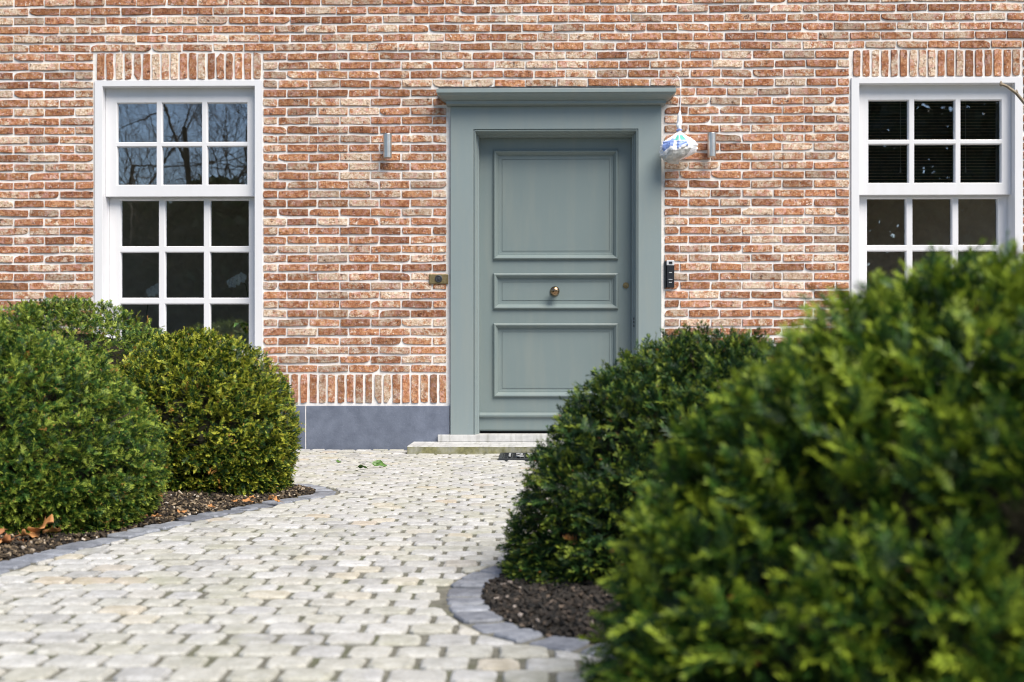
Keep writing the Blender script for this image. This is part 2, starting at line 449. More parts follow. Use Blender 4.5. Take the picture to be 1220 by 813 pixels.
def window(x0):
    f = MB()
    x1, z0, z1 = x0 + WIN_W, WIN_Z0, WIN_Z1
    f.rings(x0, x1, z0 + .05, z1, [(0, .02), (0, -.012), (.002, -.014), (.0535, -.014), (.0555, -.012), (.0565, .10), (.0625, .101), (.0625, .165), (.12, .166)], False, top=.72)
    # parting bead beside the upper sash
    w = f.build('window', WHITE, house)
    s = MB(); s.box(x0 - .0, x1 + .0, -.045, .17, z0, z0 + .05, 0, .004); s.build('sill', WHITE, w)
    def sash(cols, rows, xa, xb, za, zb, ya, yb):
        m = MB()
        hs = [(a, b, c, d) for (a, b) in cols for (c, d) in rows]
        X = sorted({xa, xb, *[c for q in cols for c in q]}); Z = sorted({za, zb, *[c for q in rows for c in q]})
        m.holed(X, Z, ya, hs)
        m.rings(xa, xb, za, zb, [(0, yb), (0, ya)])
        for h in hs: m.rings(*h, [(0, ya), (.003, ya + .002), (.005, ya + .008), (.007, ya + .020), (.007, yb)])
        o = m.build('sash', WHITE, w)
        g = MB(); g.holed([xa + .02, xb - .02], [za + .02, zb - .02], ya + .024, []); g.build('pane', GLASS, o)
    q = lambda L: [(x0 + a, x0 + b) for (a, b) in L]
    sash(q([(.132, .421), (.451, .743), (.772, 1.064)]), [(1.854, 2.133), (2.156, 2.441)], x0 + .058, x1 - .058, 1.776, 2.545, .050, .098)
    sash(q([(.138, .420), (.456, .741), (.777, 1.062)]), [(.693, 1.024), (1.057, 1.391), (1.424, 1.761)], x0 + .064, x1 - .064, .60, 1.80, .106, .154)
    b = MB(); b.box(x0 + .02, x1 - .02, .17, .44, .60, .632, 0, .004); b.build('sill_board', WHITE, w)
    return w
W = [window(wx) for wx in WINX]
bl_ = MB(); xa, xb = WINX[1] + .075, WINX[1] + WIN_W - .075
for i in range(31):
    z = 2.50 - i * .0225
    bl_.add([(xa, .200, z + .009), (xb, .200, z + .009), (xb, .216, z - .007), (xa, .216, z - .007), (xa, .201, z + .0098), (xb, .201, z + .0098), (xb, .217, z - .0062), (xa, .217, z - .0062)],
            [(0, 1, 2, 3), (7, 6, 5, 4), (0, 4, 5, 1), (3, 2, 6, 7)])
bl_.box(xa, xb, .196, .222, 1.785, 1.80); bl_.box(xa, xb, .196, .222, 2.50, 2.53)
for cx in (.26, .52, .80): bl_.box(WINX[1] + cx, WINX[1] + cx + .003, .192, .194, 1.79, 2.5)
bl_.build('blind', simple('grey_blind', (.075, .085, .08), .5), W[1])
for cx in (.40, .86):
    cd = MB(); cd.tube([(WINX[1] + cx, .19, 2.5), (WINX[1] + cx, .19, 1.98)], .0015, 5); cd.lathe([(0, -.02), (.006, -.018), (.004, .015), (0, .018)], (WINX[1] + cx, .19, 1.97), 'z', 8)
    cd.build('blind_cord', CORD, W[1])

# door surround and cornice
s = MB()
s.rings(DX0, DX1, .101, DZ - .004, [(0, .03), (0, -.033), (.003, -.036), (.160, -.036), (.1615, -.028), (.166, -.026), (.168, -.034), (.172, -.034), (.175, -.024),
                               (.178, -.018), (.1795, .02), (.186, .022), (.188, .06), (.196, .062), (.197, .16)], False)
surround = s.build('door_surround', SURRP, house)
c = MB()
prof = [(0.0, -.036, 2.387), (.010, -.052, 2.389), (.024, -.082, 2.391), (.028, -.088, 2.394), (.028, -.088, 2.409), (.032, -.090, 2.412), (.036, -.088, 2.414),
        (.044, -.102, 2.418), (.058, -.128, 2.428), (.074, -.150, 2.441), (.082, -.156, 2.450), (.088, -.164, 2.453), (.089, -.166, 2.455), (.089, -.166, 2.478), (.086, -.162, 2.482), (.0, .004, 2.512)]
vs, fs = [], []
for (e, y, z) in prof:
    vs += [(DX0 - e + .002, .012, z), (DX0 - e + .002, y, z), (DX1 + e - .002, y, z), (DX1 + e - .002, .012, z)]
for i in range(len(prof) - 1):
    for q in range(3): fs.append((i * 4 + q, i * 4 + q + 1, (i + 1) * 4 + q + 1, (i + 1) * 4 + q))
c.add(vs, fs); c.build('cornice', SURRP, surround)
fl = MB()
pts = [(DX0 - .085 + i * .03, random.uniform(-.003, .004)) for i in range(56)]
for (a, za), (b, zb) in zip(pts[:-1], pts[1:]):
    fl.add([(a, -.010, 2.512), (b, -.010, 2.512), (b, -.009, 2.528 + zb), (a, -.009, 2.528 + za)], [(0, 1, 2, 3)])
fl.build('flashing', DARKM, surround)

# door leaf
LX0, LX1, LZ0, LZ1, LY = -.384, .697, .117, 2.212, .12
LX1 = DX1 - .193
d = MB()
P = [(-.283, .600, 1.331, 2.106), (-.283, .600, .980, 1.235), (-.283, .600, .358, .881)]
d.holed(sorted({LX0, LX1, -.283, .600}), sorted({LZ0, LZ1, *[p[2] for p in P], *[p[3] for p in P]}), LY, P)
d.rings(LX0, LX1, LZ0, LZ1, [(0, LY + .05), (0, LY)])
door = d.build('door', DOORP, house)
for p in P:
    m = MB()
    m.rings(*p, [(-.001, LY + .002), (0, LY - .010), (.003, LY - .017), (.010, LY - .021), (.017, LY - .019), (.024, LY - .010), (.030, LY - .003),
                 (.034, LY + .004), (.036, LY + .010), (.043, LY + .010), (.0455, LY + .013), (.060, LY + .013), (.0605, LY + .0165), (.0625, LY + .0165), (.0635, LY + .012)], True, 0, True)
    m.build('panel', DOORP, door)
b = MB()
vs, fs = [], []
bp = [(LY + .01, .252), (LY - .022, .244), (LY - .032, .234), (LY - .032, .222), (LY - .016, .214), (LY - .012, .208), (LY - .012, .128), (LY + .01, .128)]
for (y, z) in bp: vs += [(LX0 + .004, y, z), (LX1 - .004, y, z)]
for i in range(len(bp) - 1): fs.append((2 * i, 2 * i + 1, 2 * i + 3, 2 * i + 2))
fs += [tuple(range(0, 2 * len(bp), 2)), tuple(range(1, 2 * len(bp), 2))[::-1]]
b.add(vs, fs); b.build('weatherboard', DOORP, door)
kb = MB()
kb.lathe([(.0, .0), (.033, -.001), (.034, -.006), (.024, -.011), (.012, -.014), (.011, -.030), (.016, -.036), (.027, -.043), (.0335, -.055), (.033, -.066), (.026, -.077), (.014, -.083), (.0, -.085)], (.152, LY + .012, 1.106), 'y', 28)
kb.build('knob', BRONZE, door, True)
lkm = MB(); lkm.lathe([(0, 0), (.021, -.001), (.0215, -.006), (.018, -.009), (.011, -.009), (.0105, -.014), (0, -.014)], (.655, LY - .001, 1.148), 'y', 24)
lkm.box(.6535, .6565, LY - .0165, LY - .010, 1.138, 1.152, 1)
lkm.build('lock', [BRASS, DARKM], door)
hg = MB()
for z in (.86, .885, .91): hg.box(LX1 + .004, LX1 + .010, .02, .05, z - .008, z + .008)
hg.build('strike_plate', DARKM, surround)

# ------------------------------------------------------------------ doorsteps
st = MB(); st.box(-.664, 1.02, -.052, .30, .0525, .1005, 0, .004)
tag(st.build('threshold_step', STEP), 'pale worn stone threshold slab directly under the door', 'step')
st = MB(); st.box(-.835, 1.16, -.46, -.023, -.03, .0515, 0, .006)
tag(st.build('stone_step', STEP), 'low wide stone step with a mossy green front edge, below the threshold', 'step')

# ------------------------------------------------------------------ things on the wall
def wall_lamp(x, label):
    r = empty('wall_lamp', (x, 0, 2.105)); tag(r, label, 'wall lamp', 'cylindrical wall lamps beside the door')
    m = MB(); m.lathe([(.0, -.084), (.022, -.084), (.029, -.083), (.0295, -.08), (.0295, .08), (.029, .083), (.0255, .083), (.0255, .076), (.0, .076)], (0, -.075, 0), 'z', 32)
    m.build('lamp_body', STEEL, r, False)
    m = MB(); m.box(-.014, .014, -.050, -.0005, -.03, .03, 0, .002); m.build('bracket', STEEL, r)
    m = MB(); m.lathe([(0, .0772), (.024, .0772), (.024, .0795), (0, .0795)], (0, -.075, 0), 'z', 24); m.build('lens', GREYP, r)
wall_lamp(-1.010, 'steel cylinder wall lamp alone on the brick between window and door')
wall_lamp(1.232, 'steel cylinder wall lamp beside the hanging plastic bag')

r = empty('intercom', (.946, 0, 1.216)); tag(r, 'slim black video doorbell with silver top, mounted right of the door frame', 'doorbell')
m = MB(); m.box(-.034, -.020, -.016, -.0005, -.098, .092, 0, .002); m.build('mount_plate', BLACKP, r)
m = MB(); m.box(-.0195, .034, -.030, -.0005, -.092, .062, 0, .004); m.build('body', BLACKP, r)
m = MB(); m.box(-.0195, .034, -.032, -.0005, .0625, .098, 0, .004); m.build('camera_cap', GREYP, r)
m = MB(); m.box(-.004, .020, -.0345, -.0325, .072, .088, 0); m.build('camera_lens', BLACKP, r)
for z, w in ((.012, .022), (-.036, .026), (-.056, .022)):
    m = MB(); m.box(.007 - w / 2, .007 + w / 2, -.032, -.0302, z - .003, z + .003); m.build('button', PALEM, r)

r = empty('bell_plate', (-.660, 0, 1.186)); tag(r, 'small tarnished brass bell plate left of the door frame', 'bell plate')
m = MB(); m.box(-.068, .066, -.016, -.0005, -.034, .034, 0, .006); m.build('plate', BRASS, r)
m = MB(); m.lathe([(.0, -.0), (.026, -.0), (.026, -.004), (.021, -.006), (.012, -.004), (.011, -.009), (0, -.010)], (.0, -.016, .002), 'y', 24); m.build('push_button', DARKM, r)

# plastic bag tied by its neck, hanging from the cornice corner
def bag():
    mats = [simple('white_plastic', (.80, .80, .84), .3, 0, .06, 20), simple('blue_print', (.22, .31, .64), .35, 0, .25, 40),
            simple('green_print', (.12, .50, .40), .35, 0, .2, 40), simple('grey_contents', (.44, .44, .43), .35, 0, .3, 30)]
    r = empty('plastic_bag', (1.0, -.135, 2.080)); r.scale = (1.14, 1.14, 1.08)
    tag(r, 'tied white plastic bag with blue and green print hanging from the door cornice', 'bag')
    m = MB(); n, L = 64, 44
    vs = []
    for i in range(L + 1):
        t = i / L                       # 0 bottom .. 1 neck
        z = -.085 + t * .185
        base = .106 * math.sqrt(max(0, 1 - ((.36 - t) / .36) ** 2)) ** .8 if t < .36 else (.106 - .012 * ((t - .36) / .26) ** 2 if t < .62 else None)
        if base is None:
            u = (t - .62) / .38; base = .083 * (1 - u) ** 1.15 + .011
        base = max(base, .004)
        for k2 in range(n):
            a = 2 * math.pi * k2 / n
            pleat = math.sin(a * 7 + 1.7 * math.sin(a * 2)) * .09 * max(0, t - .35) * 1.6 + math.sin(a * 12 + t * 4) * .03
            nz = mnoise.noise(Vector((math.cos(a) * 1.6, math.sin(a) * 1.6, t * 3.2 + 5))) * .12 + abs(mnoise.noise(Vector((math.cos(a) * 4, math.sin(a) * 4, t * 8)))) * .16
            rr = base * (1 + pleat + nz)
            vs.append((rr * math.cos(a) * 1.02, rr * math.sin(a) * .72, z + .025 * (math.cos(a) * (1 - t)) * (1 if t < .5 else .3)))
    fs, ms = [], []
    for i in range(L):
        for k2 in range(n):
            k3 = (k2 + 1) % n
            fs.append((i * n + k2, i * n + k3, (i + 1) * n + k3, (i + 1) * n + k2))
            a = 2 * math.pi * (k2 + .5) / n; t = (i + .5) / L; x = math.cos(a); front = math.sin(a) < .2
            mi = 0
            if front:
                wob = .05 * math.sin(x * 9)
                if -.95 < x < -.36 and .42 + wob < t < .68 + wob: mi = 1
                elif -.18 < x < .40 and .40 + wob < t < .62: mi = 1
                elif -.42 < x < .34 and .63 < t < .84 and abs(x + .05) > .05: mi = 2
                elif t < .34 + wob + .05 * x and x < .55: mi = 3
                elif .3 < x < .42 and t < .6: mi = 3
            ms.append(mi)
    m.add(vs, fs); m.m = ms
    b = m.build('bag', mats, r)
    nk = MB(); nk.tube([(0, 0, .095), (.003, -.004, .112), (-.003, 0, .135), (.004, .002, .165), (.002, 0, .20), (.005, .002, .232)], [.014, .011, .016, .017, .012, .004], 9)
    nk.build('neck', mats[0], r)
    kn = MB(); kn.tube([(-.013, -.008, .106), (0, -.016, .110), (.013, -.006, .107), (.010, .012, .110), (-.010, .012, .108), (-.013, -.008, .106)], .006, 6)
    kn.build('knot', mats[1], r)
    sg = MB(); sg.tube([(.005, .002, .230), (.010, .0, .30), (.010, .002, .37), (.006, .012, .43), (-.006, .025, .455), (-.018, .045, .452), (-.03, .085, .448)], .0028, 6)
    sg.build('string', mats[0], r)
bag()

# boot scraper mat in front of the step, with raised pale characters
r = empty('boot_scraper', (.145, -.72, 0)); tag(r, 'dark metal boot scraper grate with raised pale characters, below the step', 'boot scraper')
m = MB(); m.rings(-.36, .36, -.245, .245, [(0, -.02), (0, .010), (.022, .010), (.022, -.01)], True)
fr = [(x, z, y) for (x, y, z) in m.v]; m.v = [(x, z2, y2) for (x, z2, y2) in fr]
for i in range(26): m.box(-.335 + i * .0262, -.328 + i * .0262, -.222, .222, -.014, .006)
for j in range(7): m.box(-.338, .338, -.205 + j * .066, -.199 + j * .066, -.016, .0045)
m.build('grate', DARKM, r)
m = MB(); m.box(-.345, .345, -.23, .23, -.024, -.017); m.build('pan', DARKM, r)
def text_mesh(body, size, mat, parent, name, loc):
    cu = bpy.data.curves.new(name, 'FONT'); cu.body = body; cu.size = size; cu.extrude = .003; cu.align_x = 'LEFT'; cu.align_y = 'CENTER'; cu.space_character = 1.05
    t = bpy.data.objects.new(name, cu); COL.objects.link(t)
    bpy.context.view_layer.update()
    me = bpy.data.meshes.new_from_object(t.evaluated_get(bpy.context.evaluated_depsgraph_get()))
    COL.objects.unlink(t); bpy.data.objects.remove(t)
    me.materials.clear(); me.materials.append(mat)
    o = bpy.data.objects.new(name, me); COL.objects.link(o); o.parent = parent; o.location = loc
    return o
tx = text_mesh('1251', .34, PALEM, r, 'lettering', (-.325, 0, .0125)); tx.scale = (.36, 1.1, 1)

# ------------------------------------------------------------------ ground, paving, beds
def catmull(P, step):
    P = [Vector((*p, 0)) for p in P]; out = []
    for i in range(len(P) - 1):
        p0, p1, p2, p3 = P[max(i - 1, 0)], P[i], P[i + 1], P[min(i + 2, len(P) - 1)]
        n = max(2, int((p2 - p1).length / .01))
        for j in range(n):
            t = j / n
            out.append(.5 * ((2 * p1) + (p2 - p0) * t + (2 * p0 - 5 * p1 + 4 * p2 - p3) * t * t + (3 * p1 - p0 - 3 * p2 + p3) * t ** 3))
    out.append(P[-1])
    res, acc = [out[0]], 0
    for a, b in zip(out[:-1], out[1:]):
        acc += (b - a).length
        if acc >= step: res.append(b); acc = 0
    return [(p.x, p.y) for p in res]
LEFT = [(-4.6, -8.6), (-3.0, -7.7), (-2.1, -6.8), (-1.70, -5.9), (-1.585, -5.25), (-1.51, -4.70), (-1.40, -4.25), (-1.245, -3.67), (-1.06, -3.20), (-.935, -2.93), (-.925, -2.78),
        (-.985, -2.62), (-1.12, -2.47), (-1.32, -2.37), (-1.9, -2.24), (-3.0, -2.15), (-4.6, -2.1)]
RIGHT = [(4.6, -3.6), (2.6, -3.75), (1.3, -3.9), (.7, -4.08), (.30, -4.40), (.05, -4.67), (-.085, -4.80), (-.182, -4.98), (-.229, -5.19), (-.228, -5.36), (-.182, -5.58), (-.085, -5.77),
         (.009, -5.86), (.124, -5.93), (.27, -6.02), (.335, -6.2), (.30, -6.5), (.27, -6.9), (.34, -7.6), (.7, -8.6)]
lp, rp = catmull(LEFT, .02), catmull(RIGHT, .02)
lpoly = np.array(lp + [(-4.6, -8.6)]); rpoly = np.array(rp + [(4.6, -8.6)])
def inside(poly, x, y):
    x = np.asarray(x, float); y = np.asarray(y, float); c = np.zeros(x.shape, bool)
    px, py = poly[:, 0], poly[:, 1]; n = len(px); j = n - 1
    for i in range(n):
        cond = ((py[i] > y) != (py[j] > y)) & (x < (px[j] - px[i]) * (y - py[i]) / (py[j] - py[i] + 1e-12) + px[i])
        c ^= cond; j = i
    return c
gm = MB(); G = 400
gm.add([(-G, -G, -.06), (G, -G, -.06), (G, G, -.06), (-G, G, -.06)], [(0, 1, 2, 3)])
tag(gm.build('ground', GROUND), 'rough ground round the house', kind='structure')

bl = np.array(lp); br = np.array(rp)
def tang(B):
    t = np.gradient(B, axis=0); t /= np.linalg.norm(t, axis=1)[:, None] + 1e-9; return t
tl, tr_ = tang(bl), tang(br)
# outward (towards the paving) normals
nl = np.stack([tl[:, 1], -tl[:, 0]], 1)
nr = np.stack([-tr_[:, 1], tr_[:, 0]], 1)
test = bl + nl * .05
if inside(lpoly, test[:, 0], test[:, 1]).mean() > .5: nl = -nl
test = br + nr * .05
if inside(rpoly, test[:, 0], test[:, 1]).mean() > .5: nr = -nr
allb = np.vstack([bl, br]); alln = np.vstack([nl, nr])
def stone(mb, poly, zt, mi=0, ch=.007, depth=.035):
    """rounded natural stone from a convex outline, top at zt"""
    pts = []
    n = len(poly)
    for i in range(n):
        p, a, b = np.array(poly[i]), np.array(poly[i - 1]), np.array(poly[(i + 1) % n])
        la, lb = np.linalg.norm(a - p), np.linalg.norm(b - p)
        c = min(.011, la * .35, lb * .35) * random.uniform(.6, 1.4)
        pts.append(p + (a - p) / (la + 1e-9) * c); pts.append(p + (b - p) / (lb + 1e-9) * c)
        if lb > .06:
            mid = (p + b) / 2; pts.append(mid + np.array([random.uniform(-.0025, .0025), random.uniform(-.003, .003)]))
    cen = np.mean(pts, axis=0); tx_, ty_ = random.uniform(-.022, .022), random.uniform(-.02, .02)
    vs = []
    for (d, z) in ((0, -depth), (0, -ch), (ch * .45, -ch * .3), (ch * 1.3, 0)):
        for p in pts:
            v = p - cen; L = np.linalg.norm(v) + 1e-9; q = cen + v * max(.3, (L - d) / L)
            vs.append((q[0], q[1], zt + z + (q[0] - cen[0]) * tx_ + (q[1] - cen[1]) * ty_ + random.uniform(-.0007, .0007)))
    m = len(pts); fs = []
    for r_ in range(3):
        for k_ in range(m):
            k2 = (k_ + 1) % m
            fs.append((r_ * m + k_, r_ * m + k2, (r_ + 1) * m + k2, (r_ + 1) * m + k_))
    vs.append((cen[0], cen[1], zt + random.uniform(.0005, .0025)))
    for k_ in range(m): fs.append((3 * m + k_, 3 * m + (k_ + 1) % m, 4 * m))
    mb.add(vs, fs, mi)
def clip(poly, p, n):
    out = []
    for i in range(len(poly)):
        a, b = np.array(poly[i]), np.array(poly[(i + 1) % len(poly)])
        da, db = np.dot(a - p, n), np.dot(b - p, n)
        if da >= 0: out.append(a)
        if da * db < 0: out.append(a + (b - a) * da / (da - db))
    return out
def area(p):
    p = np.array(p); return abs(np.dot(p[:, 0], np.roll(p[:, 1], 1)) - np.dot(p[:, 1], np.roll(p[:, 0], 1))) / 2 if len(p) > 2 else 0
pav = MB()
y = -.035; row = 0
while y > -8.8:
    dp = random.uniform(.098, .107)
    x = -4.6 + random.uniform(-.012, .012) + (row % 2) * .0545 + row * .004; xs0 = x; nst = 0
    wob = random.uniform(0, 6)
    while x < 4.6:
        nst += 1; w = xs0 + nst * .109 + random.uniform(-.009, .009) - x
        cx, cy = x + w / 2, y - dp / 2
        # the visible fan of the paving and a margin on both sides
        dd = cy + 8.5
        if abs(cx) > .55 * max(dd, .6) + 1.2 or (cy > -.48 and -.86 < cx < 1.18) or (-.24 < cx < .53 and cy > -.99):
            x += w; continue
        gx, gy = random.uniform(.009, .016), random.uniform(.010, .017)
        yy = y + .004 * math.sin(cx * 2.2 + wob) + .012 * math.sin(cx * .9 + y * .7)
        jit = lambda: random.uniform(-.0032, .0032)
        poly = [np.array((x + gx / 2 + jit(), yy - dp + gy / 2 + jit())), np.array((x + w - gx / 2 + jit(), yy - dp + gy / 2 + jit())),
                np.array((x + w - gx / 2 + jit(), yy - gy / 2 + jit())), np.array((x + gx / 2 + jit(), yy - gy / 2 + jit()))]
        a0 = area(poly)
        d2 = ((allb - np.array((cx, cy))) ** 2).sum(1); i = int(d2.argmin())
        inb = bool(inside(lpoly, cx, cy)) or bool(inside(rpoly, cx, cy))
        if d2[i] < .012:
            poly = clip(poly, allb[i] + alln[i] * .012, alln[i])
            if area(poly) < a0 * .22: x += w; continue
        elif inb: x += w; continue
        stone(pav, poly, random.uniform(-.0025, .0025), 0, random.uniform(.004, .008))
        x += w
    y -= dp; row += 1
pav.add([(-6, -9.5, -.0075), (6, -9.5, -.0075), (6, -.0, -.0075), (-6, -.0, -.0075)], [(0, 1, 2, 3)], 1)
tag(pav.build('paving', [SETT, JOINT]), 'pale sandstone sett paving leading to the door', kind='structure')

def edging(B, N, w=.105):
    mb = MB(); Lacc = 0; i0 = 0
    i = 0; n = len(B)
    while i < n - 2:
        target = random.uniform(.098, .122); j = i; acc = 0
        while j < n - 1 and acc < target: acc += np.linalg.norm(B[j + 1] - B[j]); j += 1
        a, b = B[i], B[j]
        t = (b - a) / (np.linalg.norm(b - a) + 1e-9); g = random.uniform(.009, .014)
        ia, ib = a - N[i] * w, b - N[j] * w
        ti = (ib - ia) / (np.linalg.norm(ib - ia) + 1e-9)
        jit = lambda: np.array([random.uniform(-.004, .004), random.uniform(-.004, .004)])
        poly = [a + t * g + jit(), b - t * g + jit(), ib - ti * g + jit(), ia + ti * g + jit()]
        c = np.mean(poly, axis=0)
        if abs(c[0]) < .55 * max(c[1] + 8.5, .6) + 1.2: stone(mb, poly, random.uniform(-.004, .004), 0, .006, .05)
        i = j
    return mb
tag(edging(bl, nl).build('bed_edging', KERB), 'blue stone sett edging of the left planting bed', kind='structure')
tag(edging(br, nr).build('bed_edging', KERB), 'blue stone sett edging of the right planting bed', kind='structure')

# soil in the two beds
def soil_bed(poly, B, xr, yr, step, label):
    X = np.arange(xr[0], xr[1], step); Y = np.arange(yr[0], yr[1], step)
    gx, gy = np.meshgrid(X, Y, indexing='ij')
    ok = inside(poly, gx, gy)
    d = np.full(gx.shape, 9.)
    for p in B[::3]: d = np.minimum(d, np.hypot(gx - p[0], gy - p[1]))
    ok &= (d > .085)
    z = np.zeros(gx.shape)
    for idx in np.ndindex(gx.shape):
        if ok[idx]:
            v = Vector((gx[idx], gy[idx], 0))
            z[idx] = -.012 + min(.05, (d[idx] - .085) * .18) + mnoise.noise(v * 9) * .010 + mnoise.noise(v * 28) * .007 + mnoise.noise(v * 70) * .004
    ids = -np.ones(gx.shape, int); mb = MB()
    for k_, idx in enumerate(zip(*np.nonzero(ok))): ids[idx] = k_; mb.v.append((gx[idx], gy[idx], z[idx]))
    for i in range(len(X) - 1):
        for j in range(len(Y) - 1):
            q = (ids[i, j], ids[i + 1, j], ids[i + 1, j + 1], ids[i, j + 1])
            if min(q) >= 0: mb.f.append(q); mb.m.append(0)
    tag(mb.build('soil', SOIL, None, True), label, kind='structure')
soil_bed(lpoly, bl, (-3.6, -.9), (-6.2, -2.1), .022, 'dark soil of the left planting bed')
soil_bed(rpoly, br, (-.25, 2.4), (-8.2, -3.7), .022, 'dark soil of the right planting bed')

# loose bark mulch chips along the open edges of the beds
def mulch(poly, B, box, count):
    mb = MB(); xs_ = rng.uniform(box[0], box[1], count * 3); ys_ = rng.uniform(box[2], box[3], count * 3)
    ok = inside(poly, xs_, ys_)
    for px_, py_ in list(zip(xs_[ok], ys_[ok]))[:count]:
        dist = np.sqrt(((B[::2] - (px_, py_)) ** 2).sum(1).min())
        if dist < .104 + random.uniform(-.008, .0): continue
        L, w, h = random.uniform(.003, .011) * random.choice((1, 1, 1, 1, 1.8)), random.uniform(.002, .007), random.uniform(.0015, .004)
        zz = -.012 + min(.05, max(0, dist - .085) * .18) + random.uniform(.002, .016)
        M = Matrix.Translation((px_, py_, zz)) @ Matrix.Rotation(random.uniform(0, 6.28), 4, 'Z') @ Matrix.Rotation(random.uniform(-.6, .6), 4, 'Y') @ Matrix.Rotation(random.uniform(-.5, .5), 4, 'X')
        vs = [M @ Vector((sx * L * random.uniform(.7, 1), sy * w * random.uniform(.6, 1), sz * h)) for sz in (-1, 1) for sy in (-1, 1) for sx in (-1, 1)]
        mb.add(vs, [(0, 2, 3, 1), (4, 5, 7, 6), (0, 1, 5, 4), (2, 6, 7, 3), (0, 4, 6, 2), (1, 3, 7, 5)])
    return mb
CHIP = random_island('bark_chip', [(0, (.012, .009, .007)), (.45, (.036, .025, .016)), (.7, (.085, .060, .036)), (.88, (.19, .14, .085)), (.97, (.34, .27, .19)), (1, (.55, .5, .45))], .9)
CHIPD = random_island('dark_bark_chip', [(0, (.008, .007, .006)), (.6, (.022, .017, .013)), (.88, (.05, .038, .03)), (.97, (.12, .09, .07)), (1, (.35, .30, .27))], .9)
tag(mulch(lpoly, bl, (-2.1, -.95, -5.3, -2.3), 22000).build('mulch', CHIP), 'brown bark chips and crumbs along the left bed', kind='stuff')
tag(mulch(rpoly, br, (-.2, .8, -6.2, -4.4), 19000).build('mulch', CHIPD), 'dark bark crumbs along the right bed', kind='stuff')

# fallen leaves
def leaf_obj(name, loc, size, mat, lobes=4, curl=.5, rz=0, rx=0, ry=0):
    mb = MB(); n = 40; rim = []
    for i in range(n):
        a = 2 * math.pi * i / n
        L = .5 * (1 + .28 * math.cos(a)) * (1 + (.30 * abs(math.sin(a)) * math.cos(lobes * 2 * a) if lobes else 0))
        x, y_ = L * math.cos(a), L * math.sin(a) * (.62 if lobes else .42)
        rim.append((x, y_))
    vs = []
    for r_ in (0, .35, .7, 1.):
        for (x, y_) in rim:
            x2, y2 = x * r_, y_ * r_
            vs.append((x2 * size, y2 * size, size * (curl * (y2 * y2 * 1.8 + .25 * x2 * x2) + .10 * math.sin(x2 * 9) * r_ + .07 * math.sin(y2 * 14 + x2 * 5) * r_)))
    fs = []
    for r_ in range(3):
        for i in range(n): fs.append((r_ * n + i, r_ * n + (i + 1) % n, (r_ + 1) * n + (i + 1) % n, (r_ + 1) * n + i))
    mb.add(vs, fs)
    mb.tube([(-.36 * size, 0, 0), (-.55 * size, .02 * size, .03 * size), (-.75 * size, .06 * size, .02 * size)], .012 * size, 5)
    o = mb.build(name, mat, None, True); o.location = loc; o.rotation_euler = (rx, ry, rz)
    sd = o.modifiers.new('thickness', 'SOLIDIFY'); sd.thickness = .0008
    return o
spots = [(-1.712, -4.600, .03, .10), (-1.745, -4.40, .045, .085), (-1.700, -4.45, .03, .075), (-1.735, -4.24, .06, .12), (-1.655, -4.29, .035, .07), (-1.665, -4.16, .07, .095), (-1.60, -4.05, .04, .07),
         (-1.78, -4.52, .04, .09), (-1.79, -4.66, .03, .08), (-1.69, -4.52, .02, .05),
         (-1.80, -4.72, .04, .10), (-1.73, -4.66, .03, .09), (-1.76, -4.58, .06, .10), (-1.64, -4.36, .03, .08), (-1.66, -4.42, .05, .11), (-1.57, -4.10, .03, .07), (-1.60, -4.20, .05, .09), (-1.82, -4.80, .03, .09)]
for i, (x, y_, z, sz) in enumerate(spots):
    sz *= .95
    tag(leaf_obj('dry_leaf', (x, y_, z), sz, DRY if i % 3 else DRY_DARK, 4, random.uniform(.5, 1.1), random.uniform(0, 6.28), random.uniform(-.1, .6), random.uniform(-.4, .4)),
        'curled brown dry leaf on the mulch in front of the biggest left shrub', 'leaf', 'dry leaves heaped on the left bed')
more = [(-1.19, -3.47, .035, .05), (-1.10, -3.32, .02, .055), (-1.36, -3.80, .03, .05), (-1.47, -3.95, .03, .04),
        (-1.14, -3.18, .02, .035), (-1.25, -3.44, .03, .03), (-1.30, -3.62, .03, .035), (-1.42, -3.93, .03, .04), (-1.50, -4.10, .03, .035), (-1.21, -3.30, .03, .03), (-1.53, -4.18, .04, .05)]
for i, (x, y_, z, sz) in enumerate(more):
    tag(leaf_obj('dry_leaf', (x, y_, z), sz, DRY, 3, random.uniform(.2, .5), random.uniform(0, 6.28), random.uniform(.0, .5), random.uniform(-.3, .3)),
        'single dry leaf lying on the narrow mulch strip near the tip of the left bed', 'leaf', 'dry leaves on the bed tip')
tag(leaf_obj('dry_leaf', (-.80, -.10, .018), .06, DRY, 3, .3, .4, .3, .1), 'small orange leaf against the blue plinth left of the steps', 'leaf')
tag(leaf_obj('green_leaf', (-.897, -1.52, .022), .095, GREEN, 0, 1.2, .5, .8, .2), 'larger curled green leaf lying on the paving before the plinth', 'leaf')
tag(leaf_obj('green_leaf', (-.962, -1.62, .014), .075, GREEN, 0, .6, 2.6, .5, .1), 'smaller flat dark green leaf left of the curled green one on the paving', 'leaf')
tag(leaf_obj('green_leaf', (-1.17, -1.22, .012), .055, GREEN, 0, .6, 1.3, .5, .1), 'tiny dark green leaf on the paving, closest to the round shrub', 'leaf')

